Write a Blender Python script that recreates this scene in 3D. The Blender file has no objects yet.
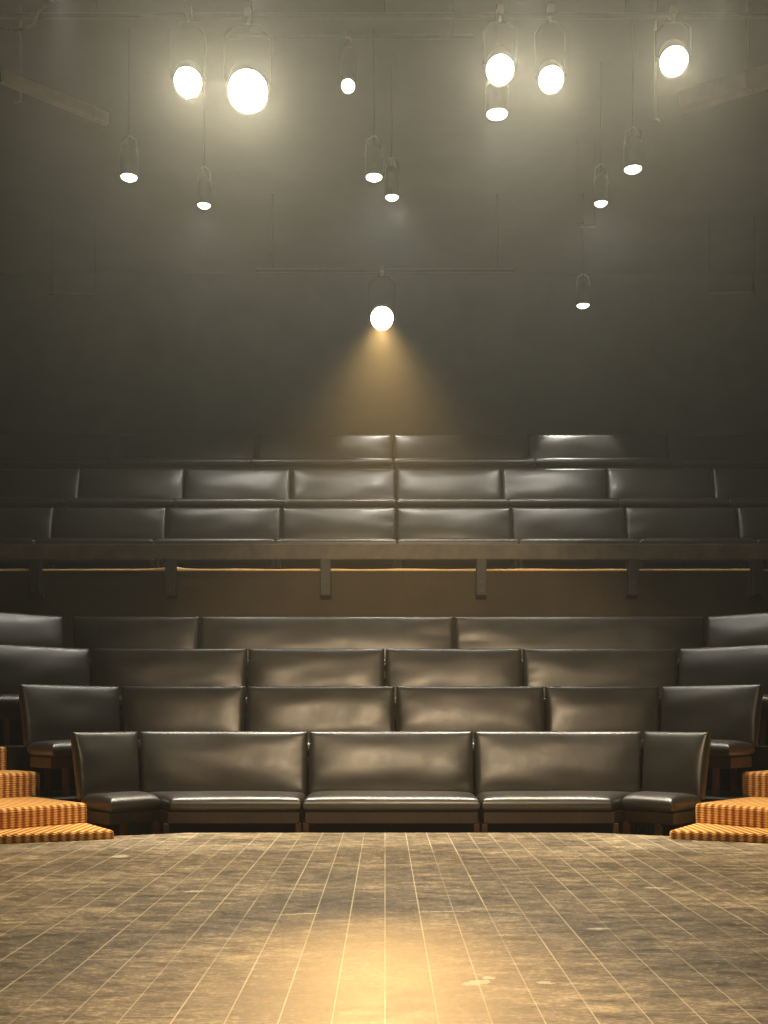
import bpy, bmesh, math, random
from mathutils import Vector, Matrix, noise
random.seed(7)
PI = math.pi
COL = bpy.context.scene.collection
XC = 0.045            # centre line of the house
EYE = 0.84            # camera height over the stage boards

# ------------------------------------------------------------------ materials
def mat(name, color=(0.5,0.5,0.5), rough=0.5, metal=0.0, spec=0.5, coat=0.0):
    m = bpy.data.materials.new(name); m.use_nodes = True
    b = m.node_tree.nodes['Principled BSDF']
    b.inputs['Base Color'].default_value = (*color, 1)
    b.inputs['Roughness'].default_value = rough
    b.inputs['Metallic'].default_value = metal
    b.inputs['Specular IOR Level'].default_value = spec
    b.inputs['Coat Weight'].default_value = coat
    return m
class N:
    def __init__(s, m): s.t = m.node_tree; s.b = s.t.nodes['Principled BSDF']
    def new(s, ty, **kw):
        n = s.t.nodes.new(ty)
        for k, v in kw.items(): setattr(n, k, v)
        return n
    def link(s, a, b): s.t.links.new(a, b)
    def math(s, op, a, b=None, c=None, clamp=False):
        n = s.new('ShaderNodeMath', operation=op, use_clamp=clamp)
        for i, v in enumerate((a, b, c)):
            if v is None: continue
            if isinstance(v, (int, float)): n.inputs[i].default_value = v
            else: s.link(v, n.inputs[i])
        return n.outputs[0]
    def coords(s, scale=(1,1,1), loc=(0,0,0), rot=(0,0,0)):
        tc = s.new('ShaderNodeTexCoord'); mp = s.new('ShaderNodeMapping')
        mp.inputs['Scale'].default_value = scale; mp.inputs['Location'].default_value = loc
        mp.inputs['Rotation'].default_value = rot
        s.link(tc.outputs['Object'], mp.inputs['Vector']); return mp.outputs[0]
    def noise(s, vec, scale, detail=3, rough=0.5, dist=0.0):
        n = s.new('ShaderNodeTexNoise'); n.inputs['Scale'].default_value = scale
        n.inputs['Detail'].default_value = detail; n.inputs['Roughness'].default_value = rough
        n.inputs['Distortion'].default_value = dist
        s.link(vec, n.inputs['Vector']); return n.outputs['Fac']
    def ramp(s, fac, stops):
        r = s.new('ShaderNodeValToRGB'); el = r.color_ramp.elements
        while len(el) < len(stops): el.new(0.5)
        for e, (p, c) in zip(el, stops):
            e.position = p; e.color = (*c, 1) if isinstance(c, tuple) else (c, c, c, 1)
        s.link(fac, r.inputs[0]); return r.outputs[0]
    def mix(s, fac, a, b, blend='MIX'):
        n = s.new('ShaderNodeMix', data_type='RGBA', blend_type=blend)
        for i, v in ((0, fac), (6, a), (7, b)):
            if isinstance(v, (int, float)): n.inputs[i].default_value = v
            elif isinstance(v, tuple): n.inputs[i].default_value = (*v, 1)
            else: s.link(v, n.inputs[i])
        return n.outputs[2]
    def bump(s, h, strength, dist=0.01):
        n = s.new('ShaderNodeBump'); n.inputs['Strength'].default_value = strength
        n.inputs['Distance'].default_value = dist
        s.link(h, n.inputs['Height']); s.link(n.outputs[0], s.b.inputs['Normal'])

def leather():
    m = mat('black_vinyl', (0.03,0.026,0.021), 0.36, spec=0.85)
    n = N(m); v = n.coords()
    a = n.noise(v, 1.6, 3); g = n.noise(v, 420, 2)
    n.link(n.ramp(a, [(0.3, (0.013,0.012,0.009)), (0.7, (0.026,0.022,0.016))]), n.b.inputs['Base Color'])
    f = n.noise(v, 5, 4)
    n.link(n.ramp(f, [(0.3, 0.33), (0.75, 0.43)]), n.b.inputs['Roughness'])
    w = n.noise(n.coords((1.6,1,2)), 6, 2)
    h = n.math('ADD', n.math('MULTIPLY', w, 0.9), n.math('MULTIPLY', g, 0.04))
    n.bump(h, 0.18, 0.006)
    return m
def stage_wood():
    m = mat('worn_stage_boards', (0.2,0.15,0.09), 0.45, spec=0.5)
    n = N(m)
    tc = n.new('ShaderNodeTexCoord'); sx = n.new('ShaderNodeSeparateXYZ'); n.link(tc.outputs['Object'], sx.inputs[0])
    X, Y = sx.outputs[0], sx.outputs[1]
    P = 0.145
    u = n.math('DIVIDE', X, P)
    idx = n.math('ROUND', u)
    d = n.math('MULTIPLY', n.math('ABSOLUTE', n.math('SUBTRACT', u, idx)), P)   # metres from the nearest joint
    fl = n.math('FLOOR', u)
    vv = n.coords()
    wear = n.noise(n.coords((1,1,1), (3,1,0)), 2.2, 5, 0.6)
    line = n.math('SUBTRACT', 1.0, n.math('DIVIDE', d, n.math('MULTIPLY_ADD', wear, 0.0048, 0.0003)), clamp=True)
    line = n.math('MULTIPLY', line, 3.0, clamp=True)
    # board ends, staggered per board
    wn = n.new('ShaderNodeTexWhiteNoise', noise_dimensions='1D'); n.link(fl, wn.inputs['W'])
    v2 = n.math('ADD', n.math('DIVIDE', Y, 2.9), n.math('MULTIPLY', wn.outputs['Value'], 7.3))
    d2 = n.math('MULTIPLY', n.math('ABSOLUTE', n.math('SUBTRACT', v2, n.math('ROUND', v2))), 2.9)
    endl = n.math('MULTIPLY', n.math('LESS_THAN', d2, 0.003), 0.6)
    line = n.math('MAXIMUM', line, endl)
    brk = n.ramp(n.noise(n.coords((7,0.5,1)), 1.3, 3, 0.6), [(0.36, 0.3), (0.55, 1.0)])
    line = n.math('MULTIPLY', line, brk)
    # boards
    big = n.noise(n.coords((1,1.7,1)), 1.1, 5, 0.62)
    mid = n.noise(n.coords((1,2.2,1), (5,2,0)), 7, 5, 0.7)
    fine = n.noise(n.coords((1,2.0,1), (1,7,0)), 38, 4, 0.8)
    mixn = n.math('ADD', n.math('ADD', n.math('MULTIPLY', big, 0.26), n.math('MULTIPLY', mid, 0.38)), n.math('MULTIPLY', fine, 0.36))
    colr = n.ramp(mixn, [(0.40, (0.045,0.032,0.018)), (0.47, (0.11,0.085,0.048)), (0.53, (0.25,0.19,0.11)), (0.60, (0.56,0.45,0.28))])
    wn2 = n.new('ShaderNodeTexWhiteNoise', noise_dimensions='2D')
    cb = n.new('ShaderNodeCombineXYZ'); n.link(fl, cb.inputs[0]); n.link(n.math('ROUND', v2), cb.inputs[1]); n.link(cb.outputs[0], wn2.inputs['Vector'])
    tint = n.ramp(wn2.outputs['Value'], [(0, (0.86,0.85,0.84)), (1, (1.1,1.09,1.05))])
    colr = n.mix(1.0, colr, tint, 'MULTIPLY')
    fleck = n.noise(n.coords((1,1.6,1), (9,9,0)), 26, 4, 0.75)
    fl2 = n.ramp(fleck, [(0.585, 0.0), (0.63, 1.0)])
    colr = n.mix(n.math('MULTIPLY', fl2, 0.55), colr, (0.50,0.41,0.27))
    colr = n.mix(n.math('MULTIPLY', line, 0.85), colr, (0.72,0.62,0.43))
    # pale scuffs where the finish has chipped off
    wob = n.math('MULTIPLY', n.math('SUBTRACT', n.noise(vv, 45, 3, 0.7), 0.5), 0.05)
    for (px, py, rx, ry, an) in ((0.285, 3.24, 0.05, 0.016, 0.5), (0.33, 3.30, 0.022, 0.012, 0.2), (0.50, 3.24, 0.03, 0.01, -0.2), (-1.55, 6.1, 0.05, 0.04, 0), (0.83, 4.05, 0.05, 0.008, 0.1), (-0.35, 4.35, 0.09, 0.006, 0.15), (-0.9, 4.9, 0.05, 0.012, 0.4), (1.3, 5.0, 0.06, 0.01, -0.3), (0.25, 4.4, 0.12, 0.005, 0.05)):
        ca, sa = math.cos(an), math.sin(an)
        dx, dy = n.math('SUBTRACT', X, px), n.math('SUBTRACT', Y, py)
        u1 = n.math('DIVIDE', n.math('ADD', n.math('ADD', n.math('MULTIPLY', dx, ca), n.math('MULTIPLY', dy, sa)), wob), rx)
        v1 = n.math('DIVIDE', n.math('ADD', n.math('SUBTRACT', n.math('MULTIPLY', dy, ca), n.math('MULTIPLY', dx, sa)), wob), ry*1.6)
        q = n.math('ADD', n.math('MULTIPLY', u1, u1), n.math('MULTIPLY', v1, v1))
        colr = n.mix(n.math('MULTIPLY', n.math('LESS_THAN', q, 1.0), 0.75), colr, (0.72,0.64,0.48))
    # thin drag scratches running across the boards
    sc = n.noise(n.coords((0.35,6,1), (1,4,0), (0,0,0.12)), 14, 2, 0.5)
    scm = n.ramp(sc, [(0.70, 0.0), (0.74, 0.8)])
    colr = n.mix(n.math('MULTIPLY', scm, 0.5), colr, (0.50,0.42,0.28))
    n.link(colr, n.b.inputs['Base Color'])
    n.link(n.ramp(mid, [(0.3, 0.36), (0.7, 0.58)]), n.b.inputs['Roughness'])
    hh = n.math('ADD', n.math('MULTIPLY', fine, 0.5), n.math('MULTIPLY', fleck, 0.3))
    n.bump(hh, 0.5, 0.003)
    return m
def carpet():
    m = mat('striped_carpet', (0.5,0.28,0.08), 0.95, spec=0.1)
    n = N(m)
    tc = n.new('ShaderNodeTexCoord'); sx = n.new('ShaderNodeSeparateXYZ'); n.link(tc.outputs['Object'], sx.inputs[0])
    X, Y, Z = sx.outputs
    wob = n.math('MULTIPLY', n.noise(n.coords(), 20, 2), 0.9)
    s1 = n.math('SINE', n.math('ADD', n.math('MULTIPLY', X, 2*PI/0.052), wob))
    s1 = n.math('MULTIPLY_ADD', s1, 0.5, 0.5)
    loops = n.math('SINE', n.math('MULTIPLY', n.math('ADD', Y, Z), 2*PI/0.017))
    loops = n.math('MULTIPLY_ADD', loops, 0.5, 0.5)
    f = n.math('MULTIPLY_ADD', loops, 0.25, n.math('MULTIPLY', s1, 0.75))
    f = n.math('ADD', f, n.math('MULTIPLY', n.math('SUBTRACT', n.noise(n.coords(), 90, 2), 0.5), 0.5))
    n.link(n.ramp(f, [(0.10, (0.33,0.10,0.025)), (0.36, (0.46,0.17,0.04)), (0.62, (0.72,0.38,0.10)), (0.9, (0.85,0.54,0.20))]), n.b.inputs['Base Color'])
    n.bump(n.math('ADD', loops, n.noise(n.coords(), 150, 2)), 0.8, 0.006)
    return m
def mottled(name, c1, c2, scale, rough, bump=0.2, spec=0.3):
    m = mat(name, c1, rough, spec=spec); n = N(m)
    a = n.noise(n.coords(), scale, 4, 0.6)
    n.link(n.ramp(a, [(0.35, c1), (0.68, c2)]), n.b.inputs['Base Color'])
    n.bump(n.noise(n.coords(), scale*12, 3), bump, 0.004)
    return m
def emit(name, color, strength):
    m = mat(name, (0.9,0.9,0.9), 0.3)
    b = m.node_tree.nodes['Principled BSDF']
    b.inputs['Emission Color'].default_value = (*color, 1); b.inputs['Emission Strength'].default_value = strength
    return m
M = dict(
    vinyl=leather(), stage=stage_wood(), carpet=carpet(),
    frame=mottled('dark_stained_wood', (0.018,0.008,0.004), (0.038,0.016,0.007), 6, 0.4, 0.15, 0.5),
    leg=mottled('brown_leg_wood', (0.045,0.018,0.008), (0.075,0.03,0.013), 9, 0.45),
    tier=mottled('black_tier_paint', (0.014,0.012,0.009), (0.022,0.019,0.014), 3, 0.8),
    fascia=mottled('brown_fascia_cloth', (0.075,0.055,0.032), (0.095,0.07,0.042), 2.5, 0.8),
    rail=mottled('rail_board_paint', (0.075,0.062,0.042), (0.13,0.105,0.07), 5, 0.5, 0.2, 0.4),
    post=mottled('dark_post_metal', (0.016,0.014,0.010), (0.028,0.023,0.016), 12, 0.5, 0.1, 0.4),
    wall=mottled('charcoal_wall', (0.070,0.074,0.064), (0.09,0.094,0.082), 1.5, 0.85),
    ceil=mottled('charcoal_ceiling', (0.06,0.062,0.054), (0.08,0.08,0.07), 1.2, 0.85),
    floor=mottled('dark_house_floor', (0.03,0.02,0.012), (0.05,0.032,0.02), 4, 0.7),
    gold=mottled('gold_carpet_edge', (0.85,0.52,0.2), (0.95,0.68,0.3), 30, 0.9, 0.5),
    black=mottled('black_fixture_paint', (0.02,0.02,0.018), (0.035,0.034,0.03), 20, 0.45, 0.1, 0.5),
    steel=mat('dull_steel', (0.32,0.29,0.24), 0.4, 0.8),
    beam=mottled('grey_beam_paint', (0.34,0.30,0.23), (0.42,0.37,0.29), 5, 0.6),
    lens=emit('lit_lens', (1.0,0.87,0.62), 30.0),
    down=emit('lit_downlight', (1.0,0.88,0.66), 9.0),
)

# ------------------------------------------------------------------ helpers
def new_obj(name, bm, material, parent=None, smooth=False, loc=None, rot=None, bevel=0.0):
    me = bpy.data.meshes.new(name); bmesh.ops.recalc_face_normals(bm, faces=bm.faces)
    if smooth:
        for f in bm.faces: f.smooth = True
    bm.to_mesh(me); bm.free()
    o = bpy.data.objects.new(name, me); COL.objects.link(o)
    me.materials.append(material)
    if parent: o.parent = parent
    if loc: o.location = loc
    if rot: o.rotation_euler = rot
    if bevel:
        b = o.modifiers.new('bevel', 'BEVEL'); b.width = bevel; b.segments = 2; b.limit_method = 'ANGLE'
    return o
def tag(o, label, cat, group=None):
    o['label'] = label; o['category'] = cat
    if group: o['group'] = group
    return o
def empty(name, loc, rz=0):
    o = bpy.data.objects.new(name, None); COL.objects.link(o); o.empty_display_size = 0.2
    o.location = loc; o.rotation_euler = (0,0,rz); return o
def structure(name, bm, material, **kw):
    o = new_obj(name, bm, material, **kw); o['kind'] = 'structure'; return o
def box(bm, x0, x1, y0, y1, z0, z1, mtx=None):
    vs = [bm.verts.new((x, y, z)) for x in (x0, x1) for y in (y0, y1) for z in (z0, z1)]
    for f in ((0,1,3,2), (4,6,7,5), (0,4,5,1), (2,3,7,6), (0,2,6,4), (1,5,7,3)): bm.faces.new([vs[i] for i in f])
    if mtx: bmesh.ops.transform(bm, matrix=mtx, verts=vs)
    return vs
def cyl(bm, p0, p1, r0, r1=None, seg=24, cap=True):
    p0, p1 = Vector(p0), Vector(p1); r1 = r0 if r1 is None else r1
    d = (p1-p0).normalized(); a = d.orthogonal().normalized(); b = d.cross(a)
    R0 = [bm.verts.new(p0 + (a*math.cos(t)+b*math.sin(t))*r0) for t in [2*PI*i/seg for i in range(seg)]]
    R1 = [bm.verts.new(p1 + (a*math.cos(t)+b*math.sin(t))*r1) for t in [2*PI*i/seg for i in range(seg)]]
    for i in range(seg): bm.faces.new((R0[i], R0[(i+1)%seg], R1[(i+1)%seg], R1[i]))
    if cap: bm.faces.new(R0); bm.faces.new(R1)
def lathe(bm, prof, seg=32, mtx=None):
    rings = []
    for r, z in prof:
        if r < 1e-5: rings.append([bm.verts.new((0,0,z))])
        else: rings.append([bm.verts.new((r*math.cos(2*PI*i/seg), r*math.sin(2*PI*i/seg), z)) for i in range(seg)])
    for A, B in zip(rings, rings[1:]):
        for i in range(seg):
            j = (i+1) % seg
            if len(A) == 1 and len(B) == 1: continue
            if len(A) == 1: bm.faces.new((A[0], B[i], B[j]))
            elif len(B) == 1: bm.faces.new((A[i], A[j], B[0]))
            else: bm.faces.new((A[i], A[j], B[j], B[i]))
    if mtx: bmesh.ops.transform(bm, matrix=mtx, verts=[v for r in rings for v in r])
def prism(bm, poly, z0, z1):
    A = [bm.verts.new((x, y, z0)) for x, y in poly]; B = [bm.verts.new((x, y, z1)) for x, y in poly]
    n = len(poly)
    for i in range(n): bm.faces.new((A[i], A[(i+1)%n], B[(i+1)%n], B[i]))
    bm.faces.new(A); bm.faces.new(B)
def tube(bm, pts, r, seg=10):
    for a, b in zip(pts, pts[1:]): cyl(bm, a, b, r, seg=seg)

def axis_samples(w, r, n):
    e = [0, 0.06*r, 0.22*r, 0.5*r, r, 1.8*r]
    mid0, mid1 = e[-1], w - e[-1]
    xs = e + [mid0 + (mid1-mid0)*i/n for i in range(1, n)] + [w-v for v in reversed(e)]
    return [x - w/2 for x in xs]
def cushion(w, h, t, r=0.028, crown=0.034, seed=0, kl=0.0, kr=0.0, nx=30, nz=12, wr=0.008):
    """Padded slab. local x = width, z = height (or depth), y = thickness, padded face on -y.
    kl/kr: how far the left/right end is drawn in per unit of z from the z-max edge down (mitres)."""
    bm = bmesh.new()
    xs, zs = axis_samples(w, r, nx), axis_samples(h, r, nz)
    def sheet(sign, crown, wr):
        g = []
        for x in xs:
            row = []
            for z in zs:
                d = min(w/2-abs(x), h/2-abs(z))
                e = math.sqrt(max(0, r*r-(r-d)**2)) if d < r else r
                u, v = x/(w/2), z/(h/2)
                puff = crown*(1-abs(u)**6)*(1-abs(v)**2.4)
                ed = min(1, max(0, d/0.06))
                nz_ = noise.noise(Vector((x*2.4+seed*7.3, z*6.0+seed*3.1, seed*1.7)))*wr*ed
                # pull creases fanning in from the short ends
                pull = noise.noise(Vector((seed*5.1+sign, z*26, u*1.5)))*wr*0.8*ed*max(0, abs(u)-0.72)/0.28
                y = t/2 - r + e + puff + nz_ + pull
                fx = x
                dz = h/2 - z
                tl = (x + w/2)/w
                fx = x + kl*dz*(1-tl) - kr*dz*tl
                row.append(bm.verts.new((fx, -sign*y, z)))
            g.append(row)
        return g
    F = sheet(1, crown, wr); B = sheet(-1, 0.004, 0)
    nX, nZ = len(xs), len(zs)
    for G in (F, B):
        for i in range(nX-1):
            for j in range(nZ-1): bm.faces.new((G[i][j], G[i+1][j], G[i+1][j+1], G[i][j+1]))
    ring = [(i,0) for i in range(nX)] + [(nX-1,j) for j in range(1,nZ)] + [(i,nZ-1) for i in range(nX-2,-1,-1)] + [(0,j) for j in range(nZ-2,0,-1)]
    for a, b in zip(ring, ring[1:]+ring[:1]):
        bm.faces.new((F[a[0]][a[1]], F[b[0]][b[1]], B[b[0]][b[1]], B[a[0]][a[1]]))
    return bm
def piping(w, h, t, r=0.007, inset=0.012):
    bm = bmesh.new(); y = -t/2+0.012
    c = [(-w/2+inset, -h/2+inset), (w/2-inset, -h/2+inset), (w/2-inset, h/2-inset), (-w/2+inset, h/2-inset)]
    pts = []
    for k in range(4):
        a, b = c[k], c[(k+1)%4]
        pts.append((a[0], y, a[1]))
    pts.append(pts[0]); tube(bm, pts, r, 8); return bm

# ------------------------------------------------------------------ benches
SEAT_H, BACK_H, SEAT_D, TILT = 0.42, 0.50, 0.55, math.radians(12)
def bench(name, w, loc, rz, label, group, seed, kl=0.0, kr=0.0, bh=BACK_H, upper=False, drop=0.0):
    wing = name == 'angled_bench'; SEAT_D = 0.42 if wing else 0.55; SEAT_H = 0.42-drop; LM = M['post'] if upper else M['leg']
    root = tag(empty(name, loc, rz), label, 'bench', group)
    g = 0.007
    # backrest: stands at y = 0, leans back
    e = 0.088*bh; el, er = (e if kl else 0), (e if kr else 0)
    b = new_obj('backrest', cushion(w-2*g+el+er, bh, 0.085, seed=seed, kl=0.088 if kl else 0, kr=0.088 if kr else 0), M['vinyl'], root, smooth=True)
    b.rotation_euler = (-TILT, 0, 0); b.location = ((er-el)/2, 0.035+math.sin(TILT)*bh/2, 0.375-drop+math.cos(TILT)*bh/2)
    # seat: cushion with its padded face turned up, z-max edge = back edge
    s = new_obj('seat_cushion', cushion(w-2*g, SEAT_D, 0.10, r=0.045, crown=0.026, seed=seed+50, kl=kl, kr=kr, wr=0.004), M['vinyl'], root, smooth=True)
    s.rotation_euler = (-PI/2, 0, 0)      # local -y -> +z ; local z -> +y
    s.location = (0, -SEAT_D/2+0.005, SEAT_H-0.065)
    # frame under the cushion
    bm = bmesh.new(); z1 = SEAT_H-0.117; z0 = z1-0.085
    yb, yf = -0.02, -SEAT_D+0.05
    xl, xr = -w/2+0.02, w/2-0.02
    poly = [(xl, yb), (xr, yb), (xr-kr*(yb-yf), yf), (xl+kl*(yb-yf), yf)]
    prism(bm, poly, z0, z1)
    new_obj('seat_frame', bm, M['post'] if upper else M['frame'], root, bevel=0.004)
    # legs at both ends, slightly splayed to the front
    for sx, k in ((-1, kl), (1, kr)):
        bm = bmesh.new()
        ins = 0.028 if (k or not wing) else 0.15
        xe = sx*(w/2-ins) - sx*k*(SEAT_D-0.1)
        box(bm, xe-0.02, xe+0.02, yf, yf+0.045, 0, z0)
        new_obj('leg', bm, LM, root, bevel=0.003)
        bm = bmesh.new(); xe2 = sx*(w/2-ins)
        box(bm, xe2-0.02, xe2+0.02, yb-0.06, yb-0.015, 0, z0)
        new_obj('leg', bm, LM, root, bevel=0.003)
    # dark board up the rear of the backrest
    bm = bmesh.new(); box(bm, -w/2+0.03, w/2-0.03, 0.046, 0.062, -bh/2+0.02, bh/2-0.03)
    o = new_obj('back_board', bm, M['frame'], root, bevel=0.003)
    o.rotation_euler = (-TILT,0,0); o.location = (0, b.location[1], b.location[2])
    return root

ordn = ['first','second','third','fourth','fifth','sixth','seventh','eighth']
MT = math.tan(PI/8)
ROWS = [  # row line Y, floor z, x edges, wing run t (along X)
    (8.00, -0.17, [-1.862,-0.592,0.685,1.950], 0.36),
    (8.80,  0.20, [-2.208,-1.180,0.089,1.358,2.300], 0.60),
    (9.60,  0.57, [-2.686,-1.274,0.000,1.274,2.680], 0.80),
    (10.38, 0.94, [-3.104,-1.856,0.694,3.174], 0.98),
]
rown = ['front row', 'second row', 'third row', 'fourth row']
rowq = ['beside the stage boards', 'one row behind the front', 'two rows behind the front', 'right under the brown balcony wall']
seed = 1
for k, (Y, fz, xs, t) in enumerate(ROWS):
    n = len(xs)-1
    posn = {3: ['left', 'centre', 'right'], 4: ['left', 'centre-left', 'centre-right', 'right']}[n]
    for i in range(n):
        w = xs[i+1]-xs[i]
        size = 'long' if w > 1.5 else 'short' if w < 1.1 else 'wide'
        bench('padded_bench', w, ((xs[i]+xs[i+1])/2, Y-0.06, fz), 0,
              '%s black vinyl bench, %s section of the lower %s' % (size, posn[i], rown[k]),
              'straight bench sections of the lower rows', seed,
              kl=0.60 if i == 0 else 0, kr=0.60 if i == n-1 else 0)
        seed += 1
    L = t*math.sqrt(2)
    for sgn in (-1, 1):
        xi = xs[0] if sgn < 0 else xs[-1]
        gap = 0.09 if k == 3 and sgn < 0 else 0.0
        cx = xi + sgn*(t/2+gap*0.7); cy = Y-0.06-t/2-gap*0.3
        bench('angled_bench', L, (cx, cy, fz), -sgn*PI/4,
              'black bench angled inwards at the %s end of the lower %s' % ('left' if sgn < 0 else 'right', rown[k]),
              'angled end benches of the lower rows', seed, kl=0.21 if sgn > 0 else 0, kr=0.21 if sgn < 0 else 0)
        seed += 1
UP = [
    (11.35, 2.312, [-4.87,-3.623,-2.390,-1.135,0.1255,1.386,2.630,3.852,5.10], 'lowest upper row above the guard rail'),
    (12.30, 2.90, [-4.86,-3.607,-2.377,-1.112,0.130,1.384,2.626,3.879,5.12], 'middle upper row'),
    (13.25, 3.585, [-5.12,-3.376,-1.63,0.102,1.822,3.605,5.34], 'topmost row by the rear wall'),
]
UPF = {2.284: 'lowest'}
for k, (Y, fz, xs, nm) in enumerate(UP):
    drop = (0.07, 0.045, 0.045)[k]
    n = len(xs)-1
    for i in range(n):
        w = xs[i+1]-xs[i]
        if i < n/2: pos = 'leftmost' if i == 0 else ordn[i]+' from the left'
        else: pos = 'rightmost' if i == n-1 else ordn[n-1-i]+' from the right'
        bench('padded_bench', w, ((xs[i]+xs[i+1])/2, Y-0.06, fz), 0,
              'black bench section, %s in the %s' % (pos, nm), 'bench sections of the upper rows', seed, bh=(0.48,0.52,0.49)[k], upper=True, drop=drop)
        seed += 1

# ------------------------------------------------------------------ the setting
SX = 7.6; YB = 15.3; YF = -6.5; ZC = 7.3; Z0 = -0.17
bm = bmesh.new(); box(bm, -SX, SX, YF, YB, Z0-0.1, Z0); structure('floor', bm, M['floor'])
bm = bmesh.new(); box(bm, -SX, SX, YF, YB, ZC, ZC+0.1); structure('ceiling', bm, M['ceil'])
bm = bmesh.new(); box(bm, -SX, SX, YB, YB+0.1, Z0, ZC); structure('wall_rear', bm, M['wall'])
bm = bmesh.new(); box(bm, -SX, SX, YF-0.1, YF, Z0, ZC); structure('wall_stage', bm, M['wall'])
bm = bmesh.new(); box(bm, -SX-0.1, -SX, YF-0.1, YB+0.1, Z0, ZC); structure('wall_left', bm, M['wall'])
bm = bmesh.new(); box(bm, SX, SX+0.1, YF-0.1, YB+0.1, Z0, ZC); structure('wall_right', bm, M['wall'])
# thrust stage
bm = bmesh.new()
prism(bm, [(XC-1.415,7.30),(XC+1.415,7.30),(XC+2.65,6.78),(XC+5.0,5.4),(XC+5.0,-5.5),(XC-5.0,-5.5),(XC-5.0,5.4),(XC-2.65,6.78)], Z0, 0)
structure('floor_stage', bm, M['stage'])
# lower tiers, each a step behind the row in front of it
for k in range(1, 4):
    Yp = ROWS[k-1][0]+0.18; xs = ROWS[k-1][2]; fz = ROWS[k][1]
    xi = (xs[-1]-xs[0])/2+0.075
    # wing front line runs from (xi, Yp) at 45 deg forward to the aisle line  x = 2.13 + s, y = 7.40 + s
    s = (Yp + xi - 2.17 - 7.40)/2
    xa, ya = 2.17+s, 7.40+s
    s2 = 10.60-7.40
    bm = bmesh.new()
    prism(bm, [(XC-xi,Yp),(XC+xi,Yp),(XC+xa,ya),(XC+2.17+s2,10.60),(XC-2.17-s2,10.60),(XC-xa,ya)], Z0, fz)
    structure('floor_tier', bm, M['tier'])
# upper bank
FY = 10.60
bm = bmesh.new(); box(bm, -SX, SX, FY, FY+0.12, Z0, 2.290); structure('wall_fascia', bm, M['fascia'])
prevY = FY+0.12
for (Y, fz, xs, nm), nxt in zip(UP, [11.35+0.25, 12.30+0.25, YB]):
    bm = bmesh.new(); box(bm, -SX, SX, prevY, nxt, Z0, fz-0.002); structure('floor_upper_tier', bm, M['tier']); prevY = nxt
# gold carpet edge on top of the fascia, a little ragged
bm = bmesh.new(); prev = None; nseg = 420
for i in range(nseg+1):
    x = -SX + 2*SX*i/nseg
    h = 0.018 + 0.006*noise.noise(Vector((x*2.3, 0, 0)))
    for px in (-2.164, -3.53):
        d = x-px
        h += 0.04*math.exp(-abs(d)/0.09) if px > -3 else 0
    A = [bm.verts.new((x, FY-0.015, 2.284)), bm.verts.new((x, FY-0.02, 2.290+h*0.6)), bm.verts.new((x, FY, 2.290+h)), bm.verts.new((x, FY+0.12, 2.290+h)), bm.verts.new((x, FY+0.12, 2.290))]
    if prev:
        for a in range(4): bm.faces.new((prev[a], A[a], A[a+1], prev[a+1]))
    prev = A
structure('trim_1', bm, M['gold'], smooth=True)

# guard rail: wide flat board on bracket posts
rail = tag(empty('guard_rail', (0, FY-0.10, 2.25)), 'long brown guard rail board on short dark bracket posts along the balcony wall', 'railing')
edges = [-SX+0.02, -3.53, -2.164, -0.601, 0.972, 2.505, 3.757, SX-0.02]
bm = bmesh.new(); box(bm, edges[0], edges[-1], -0.025, 0.02, 0.139, 0.295)
new_obj('top_board', bm, M['rail'], rail, bevel=0.006)
for x in (-4.95, -3.53, -2.164, -0.601, 0.972, 2.505, 3.757, 5.1):
    bm = bmesh.new(); box(bm, x-0.05, x+0.05, 0.02, 0.075, -0.225, 0.29)
    box(bm, x-0.06, x+0.06, 0.055, 0.10, -0.24, -0.01)
    # front strap over the board's lower edge
    box(bm, x-0.05, x+0.05, -0.04, 0.03, -0.225, 0.142)
    p = new_obj('post', bm, M['post'], rail, bevel=0.004)
    for z in (-0.18, -0.09):
        bm = bmesh.new(); cyl(bm, (x, -0.048, z), (x, -0.035, z), 0.012, seg=12)
        new_obj('bolt', bm, M['black'], p)

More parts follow.
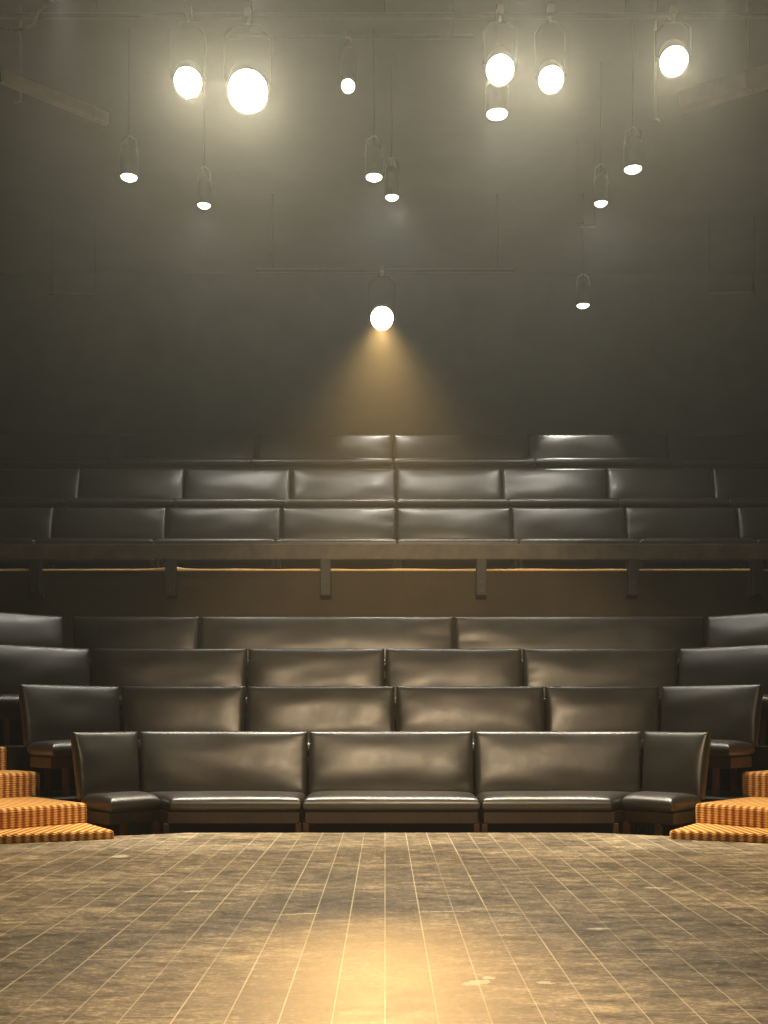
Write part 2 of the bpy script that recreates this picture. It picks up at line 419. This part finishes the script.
# ------------------------------------------------------------------ carpeted aisle stairs
def rounded_step(poly, z0, z1, r=0.028):
    bm = bmesh.new(); prism(bm, poly, z0, z1)
    top = [e for e in bm.edges if all(abs(v.co.z-z1) < 1e-6 for v in e.verts)]
    ver = [e for e in bm.edges if abs(e.verts[0].co.z-e.verts[1].co.z) > 1e-4]
    bmesh.ops.bevel(bm, geom=top+ver, offset=r, segments=4, affect='EDGES', profile=0.5)
    return bm
def stairs(sgn, label):
    # local frame: +x runs along the steps away from the benches, +y climbs; right-hand flight mirrored
    root = tag(empty('aisle_stairs', (XC+sgn*2.155, 7.40, Z0), 0), label, 'stairs', None)
    ang = math.radians(45)
    W = 1.55
    lv = [(0.0, 0.20), (0.85, 0.385), (1.27, 0.57), (1.69, 0.755), (2.11, 0.94), (2.53, 1.11), (2.95, 1.29), (3.37, 1.47), (3.79, 1.66)]
    ends = [0.0, -0.07, -0.07, 0.05, 0.05, 0.05, 0.05, 0.05, 0.05]
    ax, ay = sgn*math.sin(ang), math.cos(ang)        # climbing direction
    bx, by = sgn*math.cos(ang), -math.sin(ang)       # along the step, outwards and towards the stage
    for i, ((d, z), e) in enumerate(zip(lv, ends)):
        d1 = lv[i+1][0]+0.03 if i+1 < len(lv) else d+0.45
        bm = rounded_step([(e, d), (W, d), (W, d1), (e, d1)], 0, z-Z0)
        for v in bm.verts: v.co.x, v.co.y = v.co.x*1.0, v.co.y
        o = new_obj('step', bm, M['carpet'], root, smooth=False)
        # place: local x -> b direction, local y -> a direction
        if sgn < 0:
            mt = Matrix(((bx, ax, 0, 0), (by, ay, 0, 0), (0, 0, 1, 0), (0, 0, 0, 1)))
        else:
            mt = Matrix(((bx, ax, 0, 0), (by, ay, 0, 0), (0, 0, 1, 0), (0, 0, 0, 1)))
        o.data.transform(Matrix.Identity(4))
        # keep texture coordinates along the step: rotate the object, mirror the mesh for the left flight
        if sgn > 0:
            o.rotation_euler = (0, 0, -ang)
        else:
            o.data.transform(Matrix.Scale(-1, 4, (1,0,0))); o.data.flip_normals()
            o.rotation_euler = (0, 0, ang)
    # lowest step lies against the stage edge
    ax0 = 0.28
    p = [(-0.33, -0.52), (0.72, -0.95), (1.1, -1.10), (1.1, -0.75), (0.0, 0.02)]
    p = [(-0.31,-0.47), (0.46,-0.79), (1.25,-1.24), (1.25,-0.9), (0.02,0.02)]
    bm = rounded_step([(sgn*x, y) for x, y in p], 0, 0.06-Z0, 0.022)
    o = new_obj('step', bm, M['carpet'], root)
    for o in root.children:
        for f in o.data.polygons: f.use_smooth = True
        o.data.set_sharp_from_angle(angle=math.radians(50))
    return root
stairs(-1, 'striped gold and brown carpeted aisle steps at the left end of the front bench')
stairs(1, 'striped gold and brown carpeted aisle steps at the right end of the front bench')

# ------------------------------------------------------------------ lighting rig
def aim(o, target):
    o.rotation_euler = (Vector(target)-Vector(o.location)).to_track_quat('-Z', 'Y').to_euler()
def spot_light(loc, target, power, color, size, blend, radius, name='spot_lamp'):
    l = bpy.data.lights.new(name, 'SPOT'); l.energy = power; l.color = color
    l.spot_size = math.radians(size); l.spot_blend = blend; l.shadow_soft_size = radius
    o = bpy.data.objects.new(name, l); COL.objects.link(o); o.location = loc; aim(o, target); return o
WARM = (1.0, 0.80, 0.52); NEUT = (1.0, 0.94, 0.82)
def spotlight(loc, target, r, pipe_z, label, group, power, size, color=WARM, strength_mat='lens', barn=False, radius=None):
    """housing along the aim direction, lens in front, yoke and clamp up to the pipe"""
    root = tag(empty('stage_spotlight', loc), label, 'spotlight', group)
    d = (Vector(target)-Vector(loc)).normalized()
    q = d.to_track_quat('-Z', 'Y').to_matrix().to_4x4()
    bm = bmesh.new()   # housing, open front, beam along local -z
    lathe(bm, [(0, 3.0*r), (0.55*r, 3.0*r), (0.85*r, 2.6*r), (1.05*r, 1.9*r), (1.05*r, 0.3*r), (1.18*r, 0.25*r), (1.18*r, -0.25*r), (1.08*r, -0.25*r), (1.06*r, 0.05*r), (0, 0.05*r)], 32, q)
    h = new_obj('housing', bm, M['black'], root, smooth=True); h.data.set_sharp_from_angle(angle=math.radians(35))
    bm = bmesh.new()
    lathe(bm, [(0, -0.22*r), (0.4*r, -0.18*r), (0.75*r, -0.09*r), (1.04*r, 0.02*r), (0, 0.03*r)], 32, q)
    new_obj('lens', bm, M[strength_mat], root, smooth=True)
    bm = bmesh.new()   # yoke
    side = (q @ Vector((1,0,0))).to_3d(); side.z = 0; side.normalize()
    up = Vector((0,0,1)); c = Vector((0,0,0)) - d*r*1.0
    zt = pipe_z - loc[2] - 0.09
    pts = [c+side*1.28*r, c+side*1.28*r+up*(zt-c.z)*0.8, c+side*0.6*r+up*(zt-c.z), c-side*0.6*r+up*(zt-c.z), c-side*1.28*r+up*(zt-c.z)*0.8, c-side*1.28*r]
    tube(bm, pts, 0.011, 8)
    cyl(bm, c+side*1.0*r, c+side*1.36*r, 0.025, seg=12); cyl(bm, c-side*1.0*r, c-side*1.36*r, 0.025, seg=12)
    new_obj('yoke', bm, M['black'], root)
    bm = bmesh.new()
    cz = zt
    p = Vector((c.x, c.y, cz)); cyl(bm, p, p+up*0.06, 0.018, seg=12); 
    box(bm, c.x-0.025, c.x+0.025, c.y-0.045, c.y+0.045, cz+0.05, cz+0.125)
    new_obj('clamp', bm, M['steel'], root, bevel=0.003)
    if barn:
        for a in range(4):
            bm = bmesh.new()
            box(bm, -0.75*r, 0.75*r, 1.12*r, 1.14*r+0.004, -1.15*r, -0.35*r)
            for v in bm.verts:
                if v.co.z < -0.5*r: v.co.y += 0.45*r; v.co.x *= 1.25
            bmesh.ops.transform(bm, matrix=q @ Matrix.Rotation(a*PI/2, 4, 'Z'), verts=bm.verts)
            new_obj('barn_door', bm, M['black'], root)
    L = spot_light(tuple(Vector(loc)+d*0.36*r), target, power, color, size, 1.0 if size < 20 else 0.5, (radius or r*0.6), 'lamp_beam')
    return root, c
spots = [  # loc, radius, target, power
    ((-1.61, 8.5, 6.00), 0.105, (-0.9, 2.6, 0.0), 420, 96, 'left one of the bright spotlight pair at upper left'),
    ((-1.12, 8.5, 5.93), 0.15, (-0.5, 2.8, 0.0), 800, 96, 'biggest and brightest spotlight, right one of the upper left pair'),
    ((0.94, 8.5, 6.10), 0.105, (0.4, 2.6, 0.0), 420, 96, 'bright spotlight left of the other two at upper right'),
    ((1.357, 8.5, 6.02), 0.095, (0.8, 2.6, 0.0), 420, 96, 'bright spotlight in the middle of the three at upper right'),
    ((2.36, 8.5, 6.17), 0.105, (1.2, 2.6, 0.0), 420, 96, 'bright spotlight nearest the right edge'),
]
PZ = 6.62
for loc, r, tg, pw, sz, lab in spots:
    root, c = spotlight(loc, tg, r, PZ, lab, 'bright stage spotlights', pw, sz)
rF, cF = spotlight((-0.037, 12.8, 5.70), (0.0, 2.2, 0.0), 0.13, 6.35, 'bright warm spotlight alone low in the centre above the top row', 'bright stage spotlights', 3800, 13, (1.0, 0.56, 0.18))
spot_light((-0.037, 12.72, 5.53), (0.15, 13.25, 4.2), 70, NEUT, 62, 0.2, 0.05, 'lamp_spill')  # extra downward light added beside the centre spotlight to brighten the top row
rG, cG = spotlight((-0.33, 9.3, 6.447), (-0.2, 3.0, 0.0), 0.055, 6.92, 'small dim spotlight right of the brightest upper left lamp', None, 25, 40)
def batten(name, x0, x1, y, z, r, label, rods):
    root = tag(empty(name, (0, y, z)), label, 'pipe', 'lighting pipes')
    bm = bmesh.new(); cyl(bm, (x0,0,0), (x1,0,0), r, seg=16)
    new_obj('tube', bm, M['black'], root, smooth=True)
    for x in rods:
        bm = bmesh.new(); cyl(bm, (x,0,r), (x,0,ZC-z), 0.009, seg=8)
        new_obj('hanger_rod', bm, M['black'], root)
yb_ = 8.5+0.12
batten('lighting_pipe', -4.5, 4.5, yb_, PZ, 0.024, 'black lighting pipe carrying the five brightest upper spotlights', (-4, -2.4, 0, 2.0, 4))
batten('lighting_pipe', -1.6, 1.6, 12.8+0.15, 6.35, 0.024, 'short black lighting pipe above the centre spotlight', (-1.4, 1.4))
batten('lighting_pipe', -1.4, 0.8, 9.35, 6.92, 0.02, 'short black pipe carrying the small dim spotlight', (-1.2, 0.6))

# pendant downlights
def downlight(px, py, r, label, zd=5.90, pw=130, sz=125, bl=0.6):
    Y = (zd-EYE)*1040/(713-py); x = (px-385)/1040*Y
    root = tag(empty('pendant_downlight', (round(x,3), round(Y,3), zd)), label, 'light', 'small pendant downlights')
    bm = bmesh.new(); lathe(bm, [(r*0.95, 0.012), (r*1.12, 0.0), (r*1.15, 0.02), (r*1.12, 0.22), (r*0.8, 0.28), (0.02, 0.30), (0, 0.30)], 28)
    h = new_obj('can', bm, M['black'], root, smooth=True); h.data.set_sharp_from_angle(angle=math.radians(40))
    bm = bmesh.new(); lathe(bm, [(0, -0.022), (r*0.6, -0.016), (r*0.97, 0.002), (r*0.97, 0.014), (0, 0.016)], 28)
    new_obj('lens', bm, M['down'], root, smooth=True)
    bm = bmesh.new(); cyl(bm, (0,0,0.30), (0,0,ZC-zd), 0.008, seg=8)
    new_obj('stem', bm, M['black'], root)
    bm = bmesh.new(); tube(bm, [(-r*1.1,0,0.2), (-r*0.9,0,0.36), (0,0,0.40), (r*0.9,0,0.36), (r*1.1,0,0.2)], 0.007, 8)
    new_obj('bracket', bm, M['steel'], root)
    L = bpy.data.lights.new('downlight_lamp', 'SPOT'); L.energy = pw; L.color = NEUT; L.spot_size = math.radians(sz); L.spot_blend = bl; L.shadow_soft_size = r*0.8
    o = bpy.data.objects.new('downlight_lamp', L); COL.objects.link(o); o.location = (x, Y, zd-0.04)
DL = [(129,178,0.075,'small round pendant downlight farthest to the left', 5.9, 45),
      (204,206,0.062,'small round pendant downlight just right of and below the leftmost one'),
      (374,178,0.075,'small round pendant downlight in the centre, upper left one of a close pair'),
      (392,198,0.062,'small round pendant downlight in the centre, lower right one of a close pair'),
      (633,170,0.078,'small round pendant downlight farthest to the right', 5.9, 45),
      (601,204,0.062,'small round pendant downlight just left of and below the rightmost one'),
      (583,306,0.075,'small round pendant downlight low on its own, right of the centre spotlight', 5.9, 160, 42, 0.15),
      (497,115,0.095,'wider round pendant downlight close under the upper right spotlight pair', 6.3)]
for a in DL: downlight(*a)

# slanting channel beams hung from the ceiling near both edges, and loose rods
def beam(p0, p1, label, rods, k=1.0):
    p0, p1 = Vector(p0), Vector(p1); mid = (p0+p1)/2; d = p1-p0
    root = tag(empty('hanging_beam', mid, math.atan2(d.y, d.x)), label, 'beam', 'channel beams under the ceiling')
    L = d.length
    bm = bmesh.new()
    box(bm, -L/2, L/2, -0.05, -0.035, -0.02, 0.11)
    box(bm, -L/2, L/2, -0.05, 0.05, 0.095, 0.11)
    box(bm, -L/2, L/2, -0.075, 0.05, -0.06, -0.03)
    box(bm, -L/2, L/2, 0.035, 0.05, -0.04, 0.11)
    for v in bm.verts: v.co.z *= k; v.co.y *= k
    new_obj('channel', bm, M['beam'], root, bevel=0.003)
    for t in rods:
        bm = bmesh.new(); x = t*L
        cyl(bm, (x,-0.09,-0.09), (x,-0.09,ZC-mid.z), 0.012, seg=8); cyl(bm, (x,-0.09,-0.08), (x+0.05,-0.09,-0.12), 0.012, seg=8)
        new_obj('hanger_rod', bm, M['beam'], root)
beam((2.70, 9.53, 6.4), (4.9, 8.2, 6.4), 'grey channel beam hung by a thin rod near the upper right edge', (-0.26, 0.4))
beam((-2.6, 9.77, 6.4), (-3.35, 9.10, 6.4), 'faint grey channel beam hung near the upper left edge', (0.3,), 0.6)
def hanging_bar(px0, px1, py, zb, label, rr=0.012):
    Y = (zb-EYE)*1040/(713-py); x0 = (px0-385)/1040*Y; x1 = (px1-385)/1040*Y
    root = tag(empty('hanging_bar', ((x0+x1)/2, Y, zb)), label, 'bar', 'short thin bars under the ceiling'); h = (x1-x0)/2
    bm = bmesh.new(); cyl(bm, (-h,0,0), (h,0,0), rr, seg=10); new_obj('rod', bm, M['steel'], root, smooth=True)
    for x in (-h*0.9, h*0.9):
        bm = bmesh.new(); cyl(bm, (x,0,0), (x,0,ZC-zb), 0.003, seg=6); new_obj('wire', bm, M['black'], root)
hanging_bar(50, 98, 294, 6.3, 'short thin brownish bar hanging high over the top row at the left')
hanging_bar(707, 757, 293, 6.3, 'short thin brownish bar hanging high over the top row at the right')
hanging_bar(577, 595, 226, 6.3, 'tiny pale bar hanging between the small lights right of centre', 0.014)
bm = bmesh.new(); cyl(bm, (0,0,0), (0,0,ZC-6.0), 0.012, seg=8); tube(bm, [(0,0,0), (-0.03,0,-0.03)], 0.014); tube(bm, [(0,0,0), (0.04,0,-0.03)], 0.014)
o = new_obj('hook_rod', bm, M['beam']); o.location = (2.34, 9.0, 6.0); tag(o, 'thin grey rod with a small hook hanging below the rightmost spotlight', 'rod')
# slack cable at the upper left
cp = [Vector(c) for c in ((-2.4,8.3,ZC), (-2.42,8.3,ZC-0.3), (-2.55,8.35,6.66), (-2.78,8.4,6.52), (-2.86,8.4,6.38), (-3.1,8.45,6.40), (-3.3,8.5,6.47), (-3.9,8.55,6.44), (-4.3,8.6,6.6), (-4.4,8.6,7.3))]
pts = []
for a in range(1, len(cp)-2):
    for q in range(8):
        t = q/8; p0, p1, p2, p3 = cp[a-1:a+3]
        pts.append(0.5*((2*p1)+(p2-p0)*t+(2*p0-5*p1+4*p2-p3)*t*t+(3*p1-p0-3*p2+p3)*t**3))
bm = bmesh.new(); tube(bm, [cp[0]]+pts, 0.011, 8)
o = new_obj('cable', bm, M['black'], smooth=True); tag(o, 'slack black cable drooping from the ceiling at the upper left', 'cable')

# unseen spotlights added over the stage behind the camera to brighten the house benches
for i, (x, y, z, tg, pw, sz) in enumerate([
        (0.2, -2.5, 5.2, (0.3, 8.8, 0.9), 1650, 26),
        (1.6, -2.5, 5.2, (1.0, 9.0, 1.0), 780, 22),
        (-1.8, -2.5, 5.2, (-0.8, 9.0, 1.0), 540, 22)]):
    spotlight((x, y, z), tg, 0.14, 5.85, ['black spotlight over the stage behind the camera, centre one', 'black spotlight over the stage behind the camera, right one', 'black spotlight over the stage behind the camera, left one'][i], 'spotlights over the stage', pw, sz, (1.0, 0.74, 0.45))
for x, nm in ((-2.5, 'left outer'), (-1.0, 'left inner'), (1.1, 'right inner'), (2.6, 'right outer')):  # unseen spotlights added above the view to whiten the front seat tops
    spotlight((x, 8.1, 6.75), (x*0.95, 7.5, 0.25), 0.10, 7.12, 'black spotlight straight above the front bench seats, %s one' % nm, 'spotlights over the front benches', 1300, 24, (1.0, 0.93, 0.80))
batten('lighting_pipe', -3.4, 3.5, 8.12, 7.12, 0.024, 'black lighting pipe above the front bench seats', (-3, 0, 3))
batten('lighting_pipe', -4.5, 4.5, -2.5-0.12, 5.85, 0.024, 'black lighting pipe over the stage behind the camera', (-4, 0, 4))

# ------------------------------------------------------------------ haze and camera
w = bpy.data.worlds.new('house_air'); bpy.context.scene.world = w; w.use_nodes = True
nt = w.node_tree
bg = nt.nodes['Background']; bg.inputs[0].default_value = (0,0,0,1); bg.inputs[1].default_value = 0
vs = nt.nodes.new('ShaderNodeVolumeScatter'); vs.inputs['Density'].default_value = 0.0042; vs.inputs['Anisotropy'].default_value = 0.7
vs.inputs['Color'].default_value = (0.84, 0.93, 0.97, 1)
nt.links.new(vs.outputs[0], nt.nodes['World Output'].inputs['Volume'])

cam = bpy.data.cameras.new('camera'); co = bpy.data.objects.new('camera', cam); COL.objects.link(co)
co.location = (0, 0, EYE); co.rotation_euler = (PI/2, 0, 0)
cam.sensor_fit = 'AUTO'; cam.sensor_width = 36; cam.lens = 36*1040/1024
cam.shift_y = 201/1024; cam.shift_x = -1/1024
cam.clip_start = 0.05
sc = bpy.context.scene; sc.camera = co
sc.view_settings.view_transform = 'Standard'; sc.view_settings.look = 'None'
sc.view_settings.exposure = 0.0; sc.view_settings.gamma = 1.0; sc.view_settings.use_curve_mapping = False
